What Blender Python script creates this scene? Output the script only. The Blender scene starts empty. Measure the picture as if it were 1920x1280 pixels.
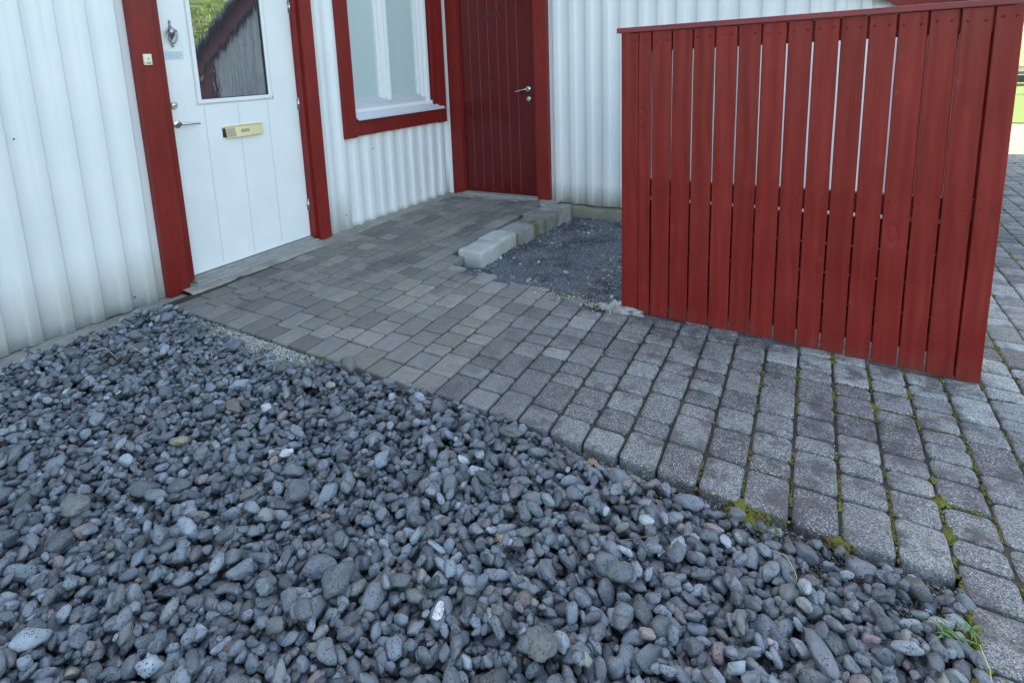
import bpy, bmesh, math, random
import numpy as np
from mathutils import Matrix, Vector, noise
D = bpy.data
scene = bpy.context.scene
COL = scene.collection
rnd = random.Random(7)
rng = np.random.default_rng(11)
R = math.radians

# ------------------------------------------------------------------ camera
cam_d = D.cameras.new('camera'); cam = D.objects.new('camera', cam_d); COL.objects.link(cam)
f, cx, cy = 1101.0, 870.0, 331.0                     # focal length and optical centre of the (cropped) photograph
def ray(x, y): return Vector((x-cx, -(y-cy), -f))
vY = ray(1600, 91).normalized(); vX = -ray(-830, 210).normalized()
vX = (vX - vY*vX.dot(vY)).normalized(); vZ = vX.cross(vY)
CAMZ = 1.3
cam.matrix_world = Matrix.Translation((0, 0, CAMZ)) @ Matrix((vX, vY, vZ)).to_4x4()
cam_d.sensor_width = 36; cam_d.lens = 36*f/1920
cam_d.shift_x = (960-cx)/1920; cam_d.shift_y = -(640-cy)/1920
cam_d.clip_start = 0.02; cam_d.clip_end = 500
scene.camera = cam
# ------------------------------------------------------------------ sky and sun
SUN_TO = Vector((-0.90, 0.44, 0)).normalized(); ELEV = R(40)
sun_dir = Vector((SUN_TO.x*math.cos(ELEV), SUN_TO.y*math.cos(ELEV), math.sin(ELEV)))
w = D.worlds.new('World'); scene.world = w; w.use_nodes = True
nt = w.node_tree; bg = nt.nodes['Background']
sky = nt.nodes.new('ShaderNodeTexSky'); sky.sky_type = 'NISHITA'; sky.sun_disc = False
sky.sun_elevation = ELEV; sky.sun_rotation = math.atan2(sun_dir.x, sun_dir.y)
sky.air_density = 1.0; sky.dust_density = 2.2; sky.ozone_density = .6
nt.links.new(sky.outputs[0], bg.inputs[0]); bg.inputs[1].default_value = 0.15
sd = D.lights.new('sun', 'SUN'); sd.energy = 4.0; sd.angle = R(0.5); sd.color = (1, .94, .84)
sun = D.objects.new('sun', sd); COL.objects.link(sun); sun.rotation_euler = sun_dir.to_track_quat('Z', 'Y').to_euler()
sun.location = (0, 0, 12)
vs = scene.view_settings; vs.view_transform = 'Standard'; vs.look = 'None'; vs.gamma = 1; vs.exposure = 2.5
vs.use_white_balance = True; vs.white_balance_temperature = 7600; vs.white_balance_tint = 6.0

# ------------------------------------------------------------------ material helper
class M:
    def __init__(s, name, base=(.5, .5, .5), rough=.6, metal=0, ior=None, coat=0):
        s.m = D.materials.new(name); s.m.use_nodes = True; s.t = s.m.node_tree
        s.b = s.t.nodes['Principled BSDF']
        s.b.inputs['Base Color'].default_value = (*base, 1); s.b.inputs['Roughness'].default_value = rough
        s.b.inputs['Metallic'].default_value = metal
        if ior: s.b.inputs['IOR'].default_value = ior
        if coat: s.b.inputs['Coat Weight'].default_value = coat; s.b.inputs['Coat Roughness'].default_value = .12
        s.tc = None; s.last = None
    def n(s, t, **k):
        x = s.t.nodes.new('ShaderNode'+t)
        for a, v in k.items():
            if a in x.inputs: x.inputs[a].default_value = v
            else: setattr(x, a, v)
        return x
    def l(s, a, b): s.t.links.new(a, b); return b
    def co(s, scale=(1, 1, 1)):
        if not s.tc: s.tc = s.n('TexCoord')
        mp = s.n('Mapping'); mp.inputs['Scale'].default_value = scale
        s.l(s.tc.outputs['Object'], mp.inputs[0]); return mp.outputs[0]
    def noise(s, scale, detail=4, rough=.55, stretch=(1, 1, 1)):
        x = s.n('TexNoise', Scale=scale, Detail=detail, Roughness=rough); s.l(s.co(stretch), x.inputs['Vector']); return x.outputs[0]
    def voro(s, scale, feature='F1', out='Distance', stretch=(1, 1, 1), rand=1):
        x = s.n('TexVoronoi', Scale=scale, Randomness=rand); x.feature = feature; s.l(s.co(stretch), x.inputs['Vector']); return x.outputs[out]
    def ramp(s, src, pts):
        r = s.n('ValToRGB'); e = r.color_ramp.elements
        while len(e) < len(pts): e.new(.5)
        for el, (p, c) in zip(e, pts):
            el.position = p; el.color = (*(c if isinstance(c, tuple) else (c, c, c)), 1)
        s.l(src, r.inputs[0]); return r.outputs[0]
    def mix(s, fac, a, b, mode='MIX'):
        x = s.n('Mix'); x.data_type = 'RGBA'; x.blend_type = mode
        for sock, v in ((x.inputs[0], fac), (x.inputs[6], a), (x.inputs[7], b)):
            if isinstance(v, (int, float)): sock.default_value = v
            elif isinstance(v, tuple): sock.default_value = (*v, 1)
            else: s.l(v, sock)
        return x.outputs[2]
    def attr(s, name):
        x = s.n('Attribute'); x.attribute_name = name; return x
    def math(s, op, a, b=0.0):
        x = s.n('Math'); x.operation = op
        for i, v in enumerate((a, b)):
            if isinstance(v, (int, float)): x.inputs[i].default_value = v
            else: s.l(v, x.inputs[i])
        return x.outputs[0]
    def base(s, c): s.l(c, s.b.inputs['Base Color']); return s
    def rough(s, c): s.l(c, s.b.inputs['Roughness']); return s
    def bump(s, h, dist=.01, strength=1.0):
        x = s.n('Bump', Strength=strength, Distance=dist); s.l(h, x.inputs['Height'])
        if s.last: s.l(s.last, x.inputs['Normal'])
        s.last = x.outputs[0]; s.l(s.last, s.b.inputs['Normal']); return s

def wood_paint(name, c1, c2, axis='z', rough=.5, coat=0.0, knots=True, bump=.0015):
    m = M(name, rough=rough, coat=coat)
    st = {'z': (1, 1, .06), 'y': (1, .06, 1), 'x': (.06, 1, 1)}[axis]
    g = m.noise(55, 5, .6, st); big = m.noise(3.5, 3, .5)
    c = m.mix(m.ramp(big, [(.3, 0.0), (.75, 1.0)]), c1, c2)
    c = m.mix(m.ramp(g, [(.35, .0), (.62, .45)]), c, tuple(x*.6 for x in c1))
    c = m.mix(m.ramp(m.noise(14, 6, .7), [(.60, 0.0), (.72, .3)]), c, (.34, .065, .05))
    wear = m.noise(9, 6, .7, st)
    c = m.mix(m.ramp(wear, [(.66, 0.0), (.78, .35)]), c, tuple(min(1, x*1.5+.04) for x in c2))
    oi = m.n('ObjectInfo'); c = m.mix(m.math('MULTIPLY', oi.outputs['Random'], .38), c, tuple(x*.55 for x in c1))
    if knots:
        sx = m.n('SeparateXYZ'); m.l(m.co(), sx.inputs[0])
        low = m.ramp(m.math('ADD', m.math('MULTIPLY', sx.outputs[2], 5.0), m.math('MULTIPLY', m.noise(16, 5), .9)), [(.10, .28), (.50, 0.0)])
        c = m.mix(low, c, (.12, .055, .042))
        chip = m.math('MULTIPLY', m.ramp(m.noise(48, 5, .75, (1, 1, .35)), [(.70, 0.0), (.74, .8)]), m.ramp(m.noise(3.1, 2), [(.5, 0.0), (.6, 1.0)]))
        c = m.mix(chip, c, (.36, .16, .13))
    m.base(c); m.bump(g, bump)
    if knots:
        v = m.voro(4.2, stretch=(1, 1, .45))
        m.bump(m.ramp(v, [(.0, .7), (.05, 1.0), (.09, .55), (.13, .85), (.2, .8)]), .0035)
        wv = m.n('TexWave', Scale=3.2, Distortion=9.0, Detail=3.0); wv.inputs['Detail Scale'].default_value = .7
        m.l(m.co((1.6, 1.6, .35)), wv.inputs['Vector']); m.bump(wv.outputs[1], .0022)
    m.rough(m.ramp(big, [(.3, rough*.8), (.7, rough*1.2)])); m.b.inputs['Specular IOR Level'].default_value = .28
    return m.m

MAT = {}
MAT['red_board'] = wood_paint('red_board_paint', (.225, .0165, .012), (.28, .024, .017), rough=.42)
MAT['red_trim'] = wood_paint('red_trim_paint', (.205, .0145, .0115), (.25, .021, .016), rough=.45, knots=False)
MAT['red_trim_h'] = wood_paint('red_trim_horizontal_paint', (.205, .0145, .0115), (.25, .021, .016), 'y', rough=.45, knots=False)
MAT['red_cap'] = wood_paint('red_cap_paint', (.23, .04, .045), (.28, .05, .055), 'x', rough=.35, knots=False)
MAT['red_door'] = wood_paint('red_door_paint', (.12, .009, .009), (.145, .012, .0105), rough=.30, knots=False, bump=.0006)
m = M('dark_red_plate', (.07, .006, .006), .4); MAT['plate_red'] = m.m
# white corrugated steel
m = M('white_painted_steel', rough=.38)
c = m.mix(m.ramp(m.noise(2.2, 4), [(.3, 0.0), (.7, 1.0)]), (.66, .69, .70), (.72, .73, .72))
c = m.mix(m.ramp(m.noise(7, 6, .65, (1, 1, .05)), [(.5, 0.0), (.72, .42)]), c, (.50, .52, .51))
spk = m.ramp(m.voro(26), [(.0, 1.0), (.035, 1.0), (.05, 0.0)])
c = m.mix(m.math('MULTIPLY', spk, m.ramp(m.noise(1.7, 2), [(.60, 0.0), (.66, .5)])), c, (.28, .27, .25))
# splash dirt held on the lowest few centimetres of the sheets
sx = m.n('SeparateXYZ'); m.l(m.co(), sx.inputs[0])
low = m.ramp(m.math('ADD', m.math('MULTIPLY', sx.outputs[2], 4.0), m.math('MULTIPLY', m.noise(11, 5), .8)), [(.22, .2), (.48, 0.0)])
c = m.mix(low, c, (.42, .42, .40))
m.base(c).bump(m.noise(5, 3, .5, (1, 1, .3)), .004, .6).bump(m.noise(160, 2), .0003, .5); MAT['steel'] = m.m
m = M('white_door_paint', rough=.33)
c = m.mix(m.ramp(m.noise(4, 4), [(.35, 0.0), (.7, 1.0)]), (.70, .72, .72), (.76, .77, .76))
c = m.mix(m.ramp(m.noise(26, 6, .7, (1, 1, .4)), [(.66, 0.0), (.75, .3)]), c, (.5, .5, .48))
m.base(c).bump(m.noise(70, 4, .6, (1, 1, .1)), .0004); MAT['door_white'] = m.m
MAT['white_trim'] = M('white_window_paint', (.74, .75, .75), .35).bump if 0 else None
m = M('white_window_paint', (.74, .75, .75), .35); m.bump(m.noise(60, 4), .0004); MAT['white_trim'] = m.m
m = M('grey_aluminium_sill', (.60, .62, .64), .4, .2); m.bump(m.noise(80, 4, .6, (1, .1, 1)), .0004); MAT['sill'] = m.m
m = M('groove_grey', (.52, .54, .55), .6); MAT['groove'] = m.m
m = M('red_groove', (.22, .05, .047), .35); MAT['groove_red'] = m.m
m = M('dark_gasket', (.03, .03, .03), .6); MAT['dark'] = m.m
# door glass: rippled dark glazing
m = M('rippled_glass', (.035, .042, .05), .02, ior=3.2)
m.bump(m.noise(16, 3, .5, (1, 1, .12)), .0008, .5).bump(m.noise(60, 2, .5, (1, 1, .3)), .00012, .5); MAT['glass'] = m.m
m = M('frosted_window_glass', (.36, .46, .46), .16, coat=.6)
m.base(m.mix(m.noise(1.6, 2), (.44, .55, .55), (.50, .58, .56))); MAT['frosted'] = m.m  # teal base colour paints in the reflected sky and the pale blind behind
m = M('polished_brass', (.78, .66, .36), .28, .75); m.bump(m.noise(90, 3), .0003); MAT['brass'] = m.m
m = M('engraved_brass', (.42, .36, .26), .45, .6); m.bump(m.voro(260), .0008); MAT['brass_dark'] = m.m
m = M('satin_steel', (.55, .53, .52), .22, .95); m.bump(m.noise(60, 3), .0003); MAT['metal'] = m.m
m = M('pewter', (.42, .42, .44), .33, .85); m.base(m.mix(m.ramp(m.noise(90, 4), [(.4, 0.0), (.65, 1.0)]), (.20, .20, .22), (.50, .50, .52))); MAT['pewter'] = m.m
m = M('clear_plastic_plate', (.52, .62, .68), .2); MAT['plate'] = m.m
m = M('faint_grey_print', (.30, .38, .46), .5); MAT['print'] = m.m
m = M('cream_plastic', (.70, .66, .50), .4); MAT['cream'] = m.m
m = M('olive_label', (.30, .30, .16), .5); MAT['olive'] = m.m

def concrete(name, c1, c2, c3=None, scale=9, bump=.004, rough=.9):
    m = M(name, rough=rough)
    c = m.mix(m.ramp(m.noise(scale, 6, .6), [(.35, 0.0), (.65, 1.0)]), c1, c2)
    if c3: c = m.mix(m.ramp(m.noise(scale*.45, 4, .6), [(.52, 0.0), (.66, .8)]), c, c3)
    c = m.mix(m.ramp(m.noise(scale*30, 3, .6), [(.35, .0), (.7, .5)]), c, tuple(x*.55 for x in c1))
    pit = m.ramp(m.voro(scale*16), [(.0, 0.0), (.12, 1.0)])
    m.base(c).bump(m.noise(scale*3, 6, .7), bump).bump(pit, .0012).bump(m.noise(scale*45, 3, .6), .0014)
    return m.m
MAT['foundation'] = concrete('old_foundation_concrete', (.29, .265, .22), (.40, .37, .315), (.22, .20, .15))
MAT['mossy_wall'] = concrete('mossy_foundation', (.17, .165, .12), (.24, .23, .18), (.11, .115, .05))
MAT['kerb'] = concrete('kerb_concrete', (.37, .375, .36), (.47, .47, .45), (.30, .28, .20), 9, .006)
MAT['kerb_grey'] = concrete('grey_kerb_concrete', (.24, .235, .22), (.34, .33, .31), (.20, .18, .13), 9, .007)
MAT['kerb_moss'] = concrete('mossy_kerb_concrete', (.16, .155, .13), (.25, .24, .21), (.10, .09, .035), 9, .007)
MAT['rubble'] = concrete('crumbled_white_concrete', (.40, .40, .37), (.54, .53, .50), (.22, .20, .17), 40, .010)
MAT['soil'] = concrete('dark_soil', (.038, .034, .026), (.065, .058, .044), (.10, .09, .065), 14, .008, .95)
MAT['sill_wood'] = concrete('weathered_threshold', (.28, .275, .26), (.38, .37, .34), (.30, .28, .24), 12, .003)

# pavers
m = M('concrete_paver', rough=.88)
a = m.attr('tint'); wr = m.attr('wear').outputs['Fac']
fine = m.noise(300, 3, .7); mid = m.noise(120, 4, .7)
c = m.mix(m.ramp(m.noise(26, 6, .65), [(.35, 0.0), (.7, .5)]), a.outputs['Color'], (.14, .13, .12))
agg = m.voro(290, out='Color'); sepa = m.n('SeparateColor'); m.l(agg, sepa.inputs[0])
dark = m.math('MULTIPLY', m.ramp(sepa.outputs[0], [(.42, 1.0), (.55, 0.0)]), m.math('MULTIPLY', wr, .7))
c = m.mix(dark, c, (.05, .045, .045))
lite = m.math('MULTIPLY', m.ramp(sepa.outputs[1], [(.60, 0.0), (.74, 1.0)]), m.math('MULTIPLY', wr, .65))
c = m.mix(lite, c, (.37, .38, .385))
v2 = m.voro(118); sp = m.math('MULTIPLY', m.ramp(v2, [(.0, 1.0), (.20, 1.0), (.27, 0.0)]), m.ramp(m.noise(140, 2), [(.50, 0.0), (.57, 1.0)]))
c = m.mix(m.math('MULTIPLY', sp, m.math('ADD', m.math('MULTIPLY', wr, .85), .08)), c, (.66, .68, .70))
lich = m.math('MULTIPLY', m.ramp(m.noise(9, 5, .7), [(.50, 0.0), (.62, .75)]), m.math('ADD', wr, .1))
c = m.mix(lich, c, (.075, .066, .066))
eff = m.math('MULTIPLY', m.ramp(m.noise(13, 7, .8), [(.60, 0.0), (.70, .55)]), m.math('SUBTRACT', 1.0, wr))
c = m.mix(eff, c, (.33, .33, .32))
streak = m.math('MULTIPLY', m.ramp(m.noise(3.2, 5, .65, (1, .45, 1)), [(.56, 0.0), (.64, .5)]), m.math('SUBTRACT', 1.0, wr))
c = m.mix(streak, c, (.075, .073, .075))
m.base(c).bump(m.noise(22, 6, .7), .004).bump(sepa.outputs[0], .0022, .9).bump(fine, .0012); MAT['paver'] = m.m

# gravel
m = M('beach_pebble', rough=.50)
a = m.attr('tint')
c = m.mix(m.ramp(m.noise(45, 4, .6), [(.3, 0.0), (.7, .4)]), a.outputs['Color'], (.075, .079, .085))
c = m.mix(m.ramp(m.noise(240, 3, .6), [(.55, 0.0), (.7, .25)]), c, (.42, .43, .43))
vv = m.voro(150); por = m.math('MULTIPLY', m.ramp(vv, [(.0, 1.0), (.16, 1.0), (.27, 0.0)]), m.ramp(m.noise(24, 2), [(.44, 0.0), (.50, 1.0)]))
vv2 = m.voro(75); por2 = m.math('MULTIPLY', m.ramp(vv2, [(.0, 1.0), (.11, 1.0), (.18, 0.0)]), m.ramp(m.noise(19, 2), [(.53, 0.0), (.58, 1.0)]))
por = m.math('MAXIMUM', por, por2)
c = m.mix(m.math('MULTIPLY', por, .85), c, (.018, .018, .02))
m.base(c).bump(m.noise(85, 5, .65), .0022).bump(m.math('SUBTRACT', 1.0, por), .002).bump(m.noise(420, 2), .0004); MAT['pebble'] = m.m
m = M('fine_grit', rough=.9); m.base(m.attr('tint').outputs['Color']).bump(m.noise(300, 3), .001); MAT['grit'] = m.m
m = M('dark_grit_bed', rough=.95)
vc = m.voro(190, out='Color'); s3 = m.n('SeparateColor'); m.l(vc, s3.inputs[0])
c = m.mix(m.ramp(s3.outputs[0], [(.2, 0.0), (.9, 1.0)]), (.055, .06, .068), (.20, .215, .235))
c = m.mix(m.ramp(m.noise(6, 5, .65), [(.54, 0.0), (.68, .8)]), c, (.045, .043, .042))
m.base(c).bump(s3.outputs[1], .004).bump(m.noise(40, 5, .7), .008); MAT['bed'] = m.m
m = M('moss', rough=.95); m.base(m.mix(m.ramp(m.noise(18, 4), [(.4, 0.0), (.62, 1.0)]), (.10, .075, .022), (.19, .20, .02)))
m.bump(m.noise(330, 4, .8), .004); MAT['moss'] = m.m
m = M('grass_blade', (.10, .19, .05), .5); m.b.inputs['Subsurface Weight'].default_value = 0; MAT['blade'] = m.m
m = M('dry_straw', (.55, .46, .28), .7); MAT['straw'] = m.m
m = M('dry_twig', (.16, .11, .08), .8); m.bump(m.noise(200, 3), .0006); MAT['twig'] = m.m
m = M('brown_leaf', (.10, .055, .035), .8); MAT['leaf_dry'] = m.m
m = M('lawn_grass', rough=.9); m.base(m.mix(m.noise(3, 6), (.045, .085, .010), (.075, .13, .016))).bump(m.noise(60, 4), .02); MAT['lawn'] = m.m
m = M('pale_path', rough=.9); m.base(m.mix(m.ramp(m.noise(1.1, 3, .5, (.5, 2, 1)), [(.45, 0.0), (.55, 1.0)]), (.11, .10, .082), (.19, .172, .14))); MAT['path'] = m.m  # darker bands in the colour are painted shadow stripes across the sunlit path
m = M('tree_leaf', rough=.5); m.base(m.mix(m.attr('tint').outputs['Fac'], (.10, .20, .025), (.30, .42, .06))); MAT['leaf'] = m.m
m = M('tree_bark', (.09, .07, .055), .9); m.bump(m.noise(20, 5, .6, (1, 1, .2)), .02); MAT['bark'] = m.m
m = M('orange_roof', rough=.7); m.base(m.mix(m.noise(3, 3), (.50, .16, .04), (.62, .22, .06))); MAT['orange'] = m.m
m = M('far_white_wall', (.75, .76, .76), .7); m.bump(m.noise(3), .01); MAT['farwall'] = m.m
m = M('far_window', (.03, .04, .05), .1); MAT['farwin'] = m.m
m = M('roof_steel', rough=.5); m.base(m.mix(m.noise(3, 4), (.13, .135, .14), (.18, .18, .185))); MAT['roof'] = m.m

# ------------------------------------------------------------------ mesh helpers
def link(name, me, mat, parent=None):
    o = D.objects.new(name, me); COL.objects.link(o)
    if mat is not None:
        for x in (mat if isinstance(mat, (list, tuple)) else [mat]): me.materials.append(MAT[x] if isinstance(x, str) else x)
    if parent: o.parent = parent
    return o
def tag(o, label, cat, group=None, kind=None):
    if label: o['label'] = label
    if cat: o['category'] = cat
    if group: o['group'] = group
    if kind: o['kind'] = kind
    return o
def empty(name, label, cat, group=None, loc=(0, 0, 0)):
    o = D.objects.new(name, None); COL.objects.link(o); o.empty_display_size = .1
    return tag(o, label, cat, group)
def smooth(o, angle=None):
    me = o.data; me.polygons.foreach_set('use_smooth', [True]*len(me.polygons))
    if angle: me.set_sharp_from_angle(angle=R(angle))
def npmesh(name, V, F, mat, parent=None, smooth_=True, tint=None, extra=None):
    """V (n,3), F (m,k) all same k"""
    me = D.meshes.new(name); n = len(V); F = np.asarray(F); mcount, k = F.shape
    me.vertices.add(n); me.vertices.foreach_set('co', np.asarray(V, np.float32).ravel())
    me.loops.add(mcount*k); me.loops.foreach_set('vertex_index', F.astype(np.int32).ravel())
    me.polygons.add(mcount); me.polygons.foreach_set('loop_start', np.arange(0, mcount*k, k, dtype=np.int32))
    me.polygons.foreach_set('use_smooth', np.full(mcount, smooth_))
    me.update(calc_edges=True)
    if tint is not None:
        at = me.attributes.new('tint', 'FLOAT_COLOR', 'POINT')
        c = np.ones((n, 4), np.float32); c[:, :3] = tint; at.data.foreach_set('color', c.ravel())
    if extra:
        for nm, arr in extra.items():
            at = me.attributes.new(nm, 'FLOAT', 'POINT'); at.data.foreach_set('value', np.asarray(arr, np.float32))
    return link(name, me, mat, parent)
class B:
    """collects shapes in one bmesh"""
    def __init__(s): s.bm = bmesh.new()
    def box(s, lo, hi, mi=0, bevel=0.0, seg=2):
        v = [s.bm.verts.new((x, y, z)) for x in (lo[0], hi[0]) for y in (lo[1], hi[1]) for z in (lo[2], hi[2])]
        fs = [s.bm.faces.new([v[i] for i in q]) for q in ((0, 1, 3, 2), (4, 6, 7, 5), (0, 4, 5, 1), (2, 3, 7, 6), (0, 2, 6, 4), (1, 5, 7, 3))]
        for q in fs: q.material_index = mi
        if bevel:
            es = list({e for q in fs for e in q.edges})
            r = bmesh.ops.bevel(s.bm, geom=es, offset=bevel, segments=seg, profile=.6, affect='EDGES')
            for q in r['faces']: q.material_index = mi
        return s
    def prism(s, pts, axis, a, b, mi=0):
        """closed polygon pts in the plane across axis, swept from a to b"""
        def P(p, t):
            return {'x': (t, p[0], p[1]), 'y': (p[0], t, p[1]), 'z': (p[0], p[1], t)}[axis]
        A = [s.bm.verts.new(P(p, a)) for p in pts]; Bv = [s.bm.verts.new(P(p, b)) for p in pts]; n = len(pts)
        fs = [s.bm.faces.new(A[::-1]), s.bm.faces.new(Bv)]
        for i in range(n): fs.append(s.bm.faces.new((A[i], A[(i+1) % n], Bv[(i+1) % n], Bv[i])))
        for q in fs: q.material_index = mi
        return s
    def tube(s, pts, radii, n=12, mi=0, flat=1.0):
        pts = [Vector(p) for p in pts]; rings = []
        if isinstance(radii, (int, float)): radii = [radii]*len(pts)
        up = Vector((0, 0, 1)); 
        for i, p in enumerate(pts):
            d = (pts[min(i+1, len(pts)-1)] - pts[max(i-1, 0)]).normalized()
            u = d.cross(up) if abs(d.dot(up)) < .95 else d.cross(Vector((1, 0, 0)))
            u.normalize(); v = d.cross(u).normalized()
            rings.append([s.bm.verts.new(p + (u*math.cos(2*math.pi*k/n) + v*math.sin(2*math.pi*k/n)*flat)*radii[i]) for k in range(n)])
        for a, b in zip(rings, rings[1:]):
            for k in range(n):
                q = s.bm.faces.new((a[k], a[(k+1) % n], b[(k+1) % n], b[k])); q.material_index = mi; q.smooth = True
        for r_ in (rings[0], rings[-1]):
            q = s.bm.faces.new(r_ if r_ is rings[-1] else r_[::-1]); q.material_index = mi
        return s
    def done(s, name, mat, parent=None, sm=None):
        bmesh.ops.recalc_face_normals(s.bm, faces=s.bm.faces)
        me = D.meshes.new(name); s.bm.to_mesh(me); s.bm.free(); o = link(name, me, mat, parent)
        if sm: smooth(o, sm)
        return o
def gz(x): return -.03 - .035*max(0.0, x+1.0) if x < 3 else -.17
def gzn(x): return -.03 - .035*np.clip(x+1.0, 0, 4)
def rough_box(name, lo, hi, mat, parent=None, step=.03, amp=.004, rad=.01, seed=0, sag=None):
    """box with worn edges and uneven faces, one mesh"""
    bm = bmesh.new(); dims = [hi[i]-lo[i] for i in range(3)]
    bmesh.ops.create_cube(bm, size=1)
    for ax in range(3):
        n = max(1, min(60, int(dims[ax]/step)))
        for k in range(1, n):
            t = -0.5 + k/n; no = [0, 0, 0]; no[ax] = 1; pc = [0, 0, 0]; pc[ax] = t
            bmesh.ops.bisect_plane(bm, geom=bm.verts[:]+bm.edges[:]+bm.faces[:], plane_co=pc, plane_no=no)
    cen = Vector([(lo[i]+hi[i])/2 for i in range(3)])
    for v in bm.verts:
        p = Vector([v.co[i]*dims[i] for i in range(3)])
        q = Vector([max(-dims[i]/2+rad, min(dims[i]/2-rad, p[i])) for i in range(3)])
        d = p-q
        if d.length > 1e-6: p = q + d.normalized()*rad
        P = p+cen; s_ = seed*3.7
        nv = noise.noise_vector(P*9+Vector((s_, s_, s_)))*amp + noise.noise_vector(P*35+Vector((s_, 0, 0)))*amp*.5
        v.co = P+nv
        if sag: v.co.z += sag(v.co)
    me = D.meshes.new(name); bm.to_mesh(me); bm.free(); o = link(name, me, mat, parent); smooth(o, 60); return o

# ================================================================== THE HOUSE
house = empty('house', 'white corrugated steel house with red trim, white front door and red back door', 'house')
# --- corrugated siding as one sheet with openings
PER = .16
PROF = [(0, 0), (.002, .0012), (.014, .0180), (.017, .0190), (.042, .0196), (.067, .0190), (.070, .0180), (.082, .0012), (.084, 0), (.122, -.0014)]
def siding(rects, origin, along, out, name, skirt=0.0):
    """rects: (u0,u1,z0,z1) or z as functions of u; corrugation fixed to the wall so that neighbouring rects line up"""
    V, F = [], []
    A = Vector(along); O = Vector(out); C0 = Vector(origin)
    us_all = []
    for k in range(-60, 80):
        for du, h in PROF: us_all.append((k*PER+du+.024, h))
    def hh(u):
        for (a, ha), (b, hb) in zip(us_all, us_all[1:]):
            if a <= u <= b: return ha+(hb-ha)*(u-a)/(b-a)
        return 0
    for (u0, u1, z0, z1) in rects:
        us = [(u0, hh(u0))]+[p for p in us_all if u0+.002 < p[0] < u1-.002]+[(u1, hh(u1))]
        zf0 = z0 if callable(z0) else (lambda u, z0=z0: z0); zf1 = z1 if callable(z1) else (lambda u, z1=z1: z1)
        nz = 14; base = len(V)
        for (u, h) in us:
            a, b = zf0(u), zf1(u)
            for j in range(nz+1):
                z = a+(b-a)*j/nz
                w_ = noise.noise(Vector((u*2.3, z*1.4, 3.1)))*.0028 + noise.noise(Vector((u*9, z*3, 8)))*.0011
                if j == 0: w_ += noise.noise(Vector((u*14, 5, 8)))*.003
                p = C0 + A*u + O*(h+w_); V.append((p.x, p.y, z))
        m_ = len(us)
        for i in range(m_-1):
            for j in range(nz):
                q = base+i*(nz+1)+j; F.append((q, q+nz+1, q+nz+2, q+1))
    return npmesh(name, V, F, 'steel', house)
SX = -3.605
wl = siding([(-7.0, 1.93, -.055, 5.4), (3.32, 3.62, -.045, 5.4), (3.62, 5.10, -.045, .80), (5.10, 5.185, -.045, 5.4),
             (1.93, 3.32, 2.2, 5.4), (3.62, 5.10, 2.35, 5.4)], (SX, 0, 0), (0, 1, 0), (1, 0, 0), 'wall')
rake = lambda x: 1.60 - .62*(x-.20)
wb = siding([(-2.43, .30, -.045, lambda u: rake(u)+.05), (-3.55, -2.43, 2.2, lambda u: rake(u)+.05)], (0, 5.205, 0), (1, 0, 0), (0, -1, 0), 'wall')
for o in (wl, wb): smooth(o, 32); o.modifiers.new('thickness', 'SOLIDIFY').thickness = .0012
# the body behind the sheets
B().box((-9.5, -7, -.4), (-3.72, 11.0, 5.4)).done('wall_core', 'white_trim', house)
b = B(); b.prism([(-3.72, -.4), (.27, -.4), (.27, rake(.27)), (-3.72, rake(-3.72))], 'y', 5.24, 11.0); b.done('wall_core', 'steel', house)
# white corner strip between the two walls
B().box((-3.60, 5.150, -.035), (-3.548, 5.20, 4.3), bevel=.003).done('corner_strip', 'white_trim', house)
# roofs
b = B(); b.prism([(-9.9, 5.3), (-3.3, 5.3), (-3.3, 5.42), (-6.6, 7.4), (-9.9, 5.42)], 'y', -7.4, 11.4); b.done('roof', 'roof', house)
b = B(); b.prism([(.90, rake(.90)+.24), (.90, rake(.90)+.30), (-3.9, rake(-3.9)+.30), (-3.9, rake(-3.9)+.24)], 'y', 5.02, 11.2); b.done('roof', 'roof', house)
b = B(); b.prism([(.88, rake(.88)), (.88, rake(.88)+.24), (-3.5, rake(-3.5)+.24), (-3.5, rake(-3.5))], 'y', 5.12, 5.150)
b.done('barge_board', 'red_trim_h', house)
B().box((.27, 5.152, -.06), (.40, 5.235, 1.56), bevel=.003).box((.372, 5.237, -.06), (.40, 5.33, 1.50), bevel=.003).done('corner_board', 'red_trim', house)
rb = B()
for k, x in enumerate((.402, .512, .622, .732)):
    rb.prism([(x, -.08), (x+.107, -.08), (x+.107, rake(x+.107)+.02), (x, rake(x)+.02)], 'y', 5.21+.002*(k % 2), 5.238)
rb.done('boarding', 'red_trim', house)
# foundation
def ledge(name, pts, axis, a, b_, mat, seed):
    """concrete foundation: profile swept along the wall, with uneven surface"""
    n = int(abs(b_-a)/.04)+1; V, F = [], []
    # densify profile
    pr = []
    for p, q in zip(pts, pts[1:]):
        k = max(1, int(math.dist(p, q)/.03))
        for i in range(k): pr.append((p[0]+(q[0]-p[0])*i/k, p[1]+(q[1]-p[1])*i/k))
    pr.append(pts[-1]); m_ = len(pr)
    for i in range(n+1):
        t = a+(b_-a)*i/n
        for (u, z) in pr:
            P = Vector((u, t, z)) if axis == 'y' else Vector((t, u, z))
            d = noise.noise_vector(P*6+Vector((seed, 0, 0)))*.010+noise.noise_vector(P*24)*.004
            V.append(tuple(P+d))
    for i in range(n):
        for j in range(m_-1): q = i*m_+j; F.append((q, q+m_, q+m_+1, q+1))
    return npmesh(name, V, F, mat, house)
ledge('foundation', [(-3.68, -.062), (-3.55, -.058), (-3.43, -.066), (-3.395, -.085), (-3.39, -.25)], 'y', -3, 2.0, 'foundation', 1)
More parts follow.
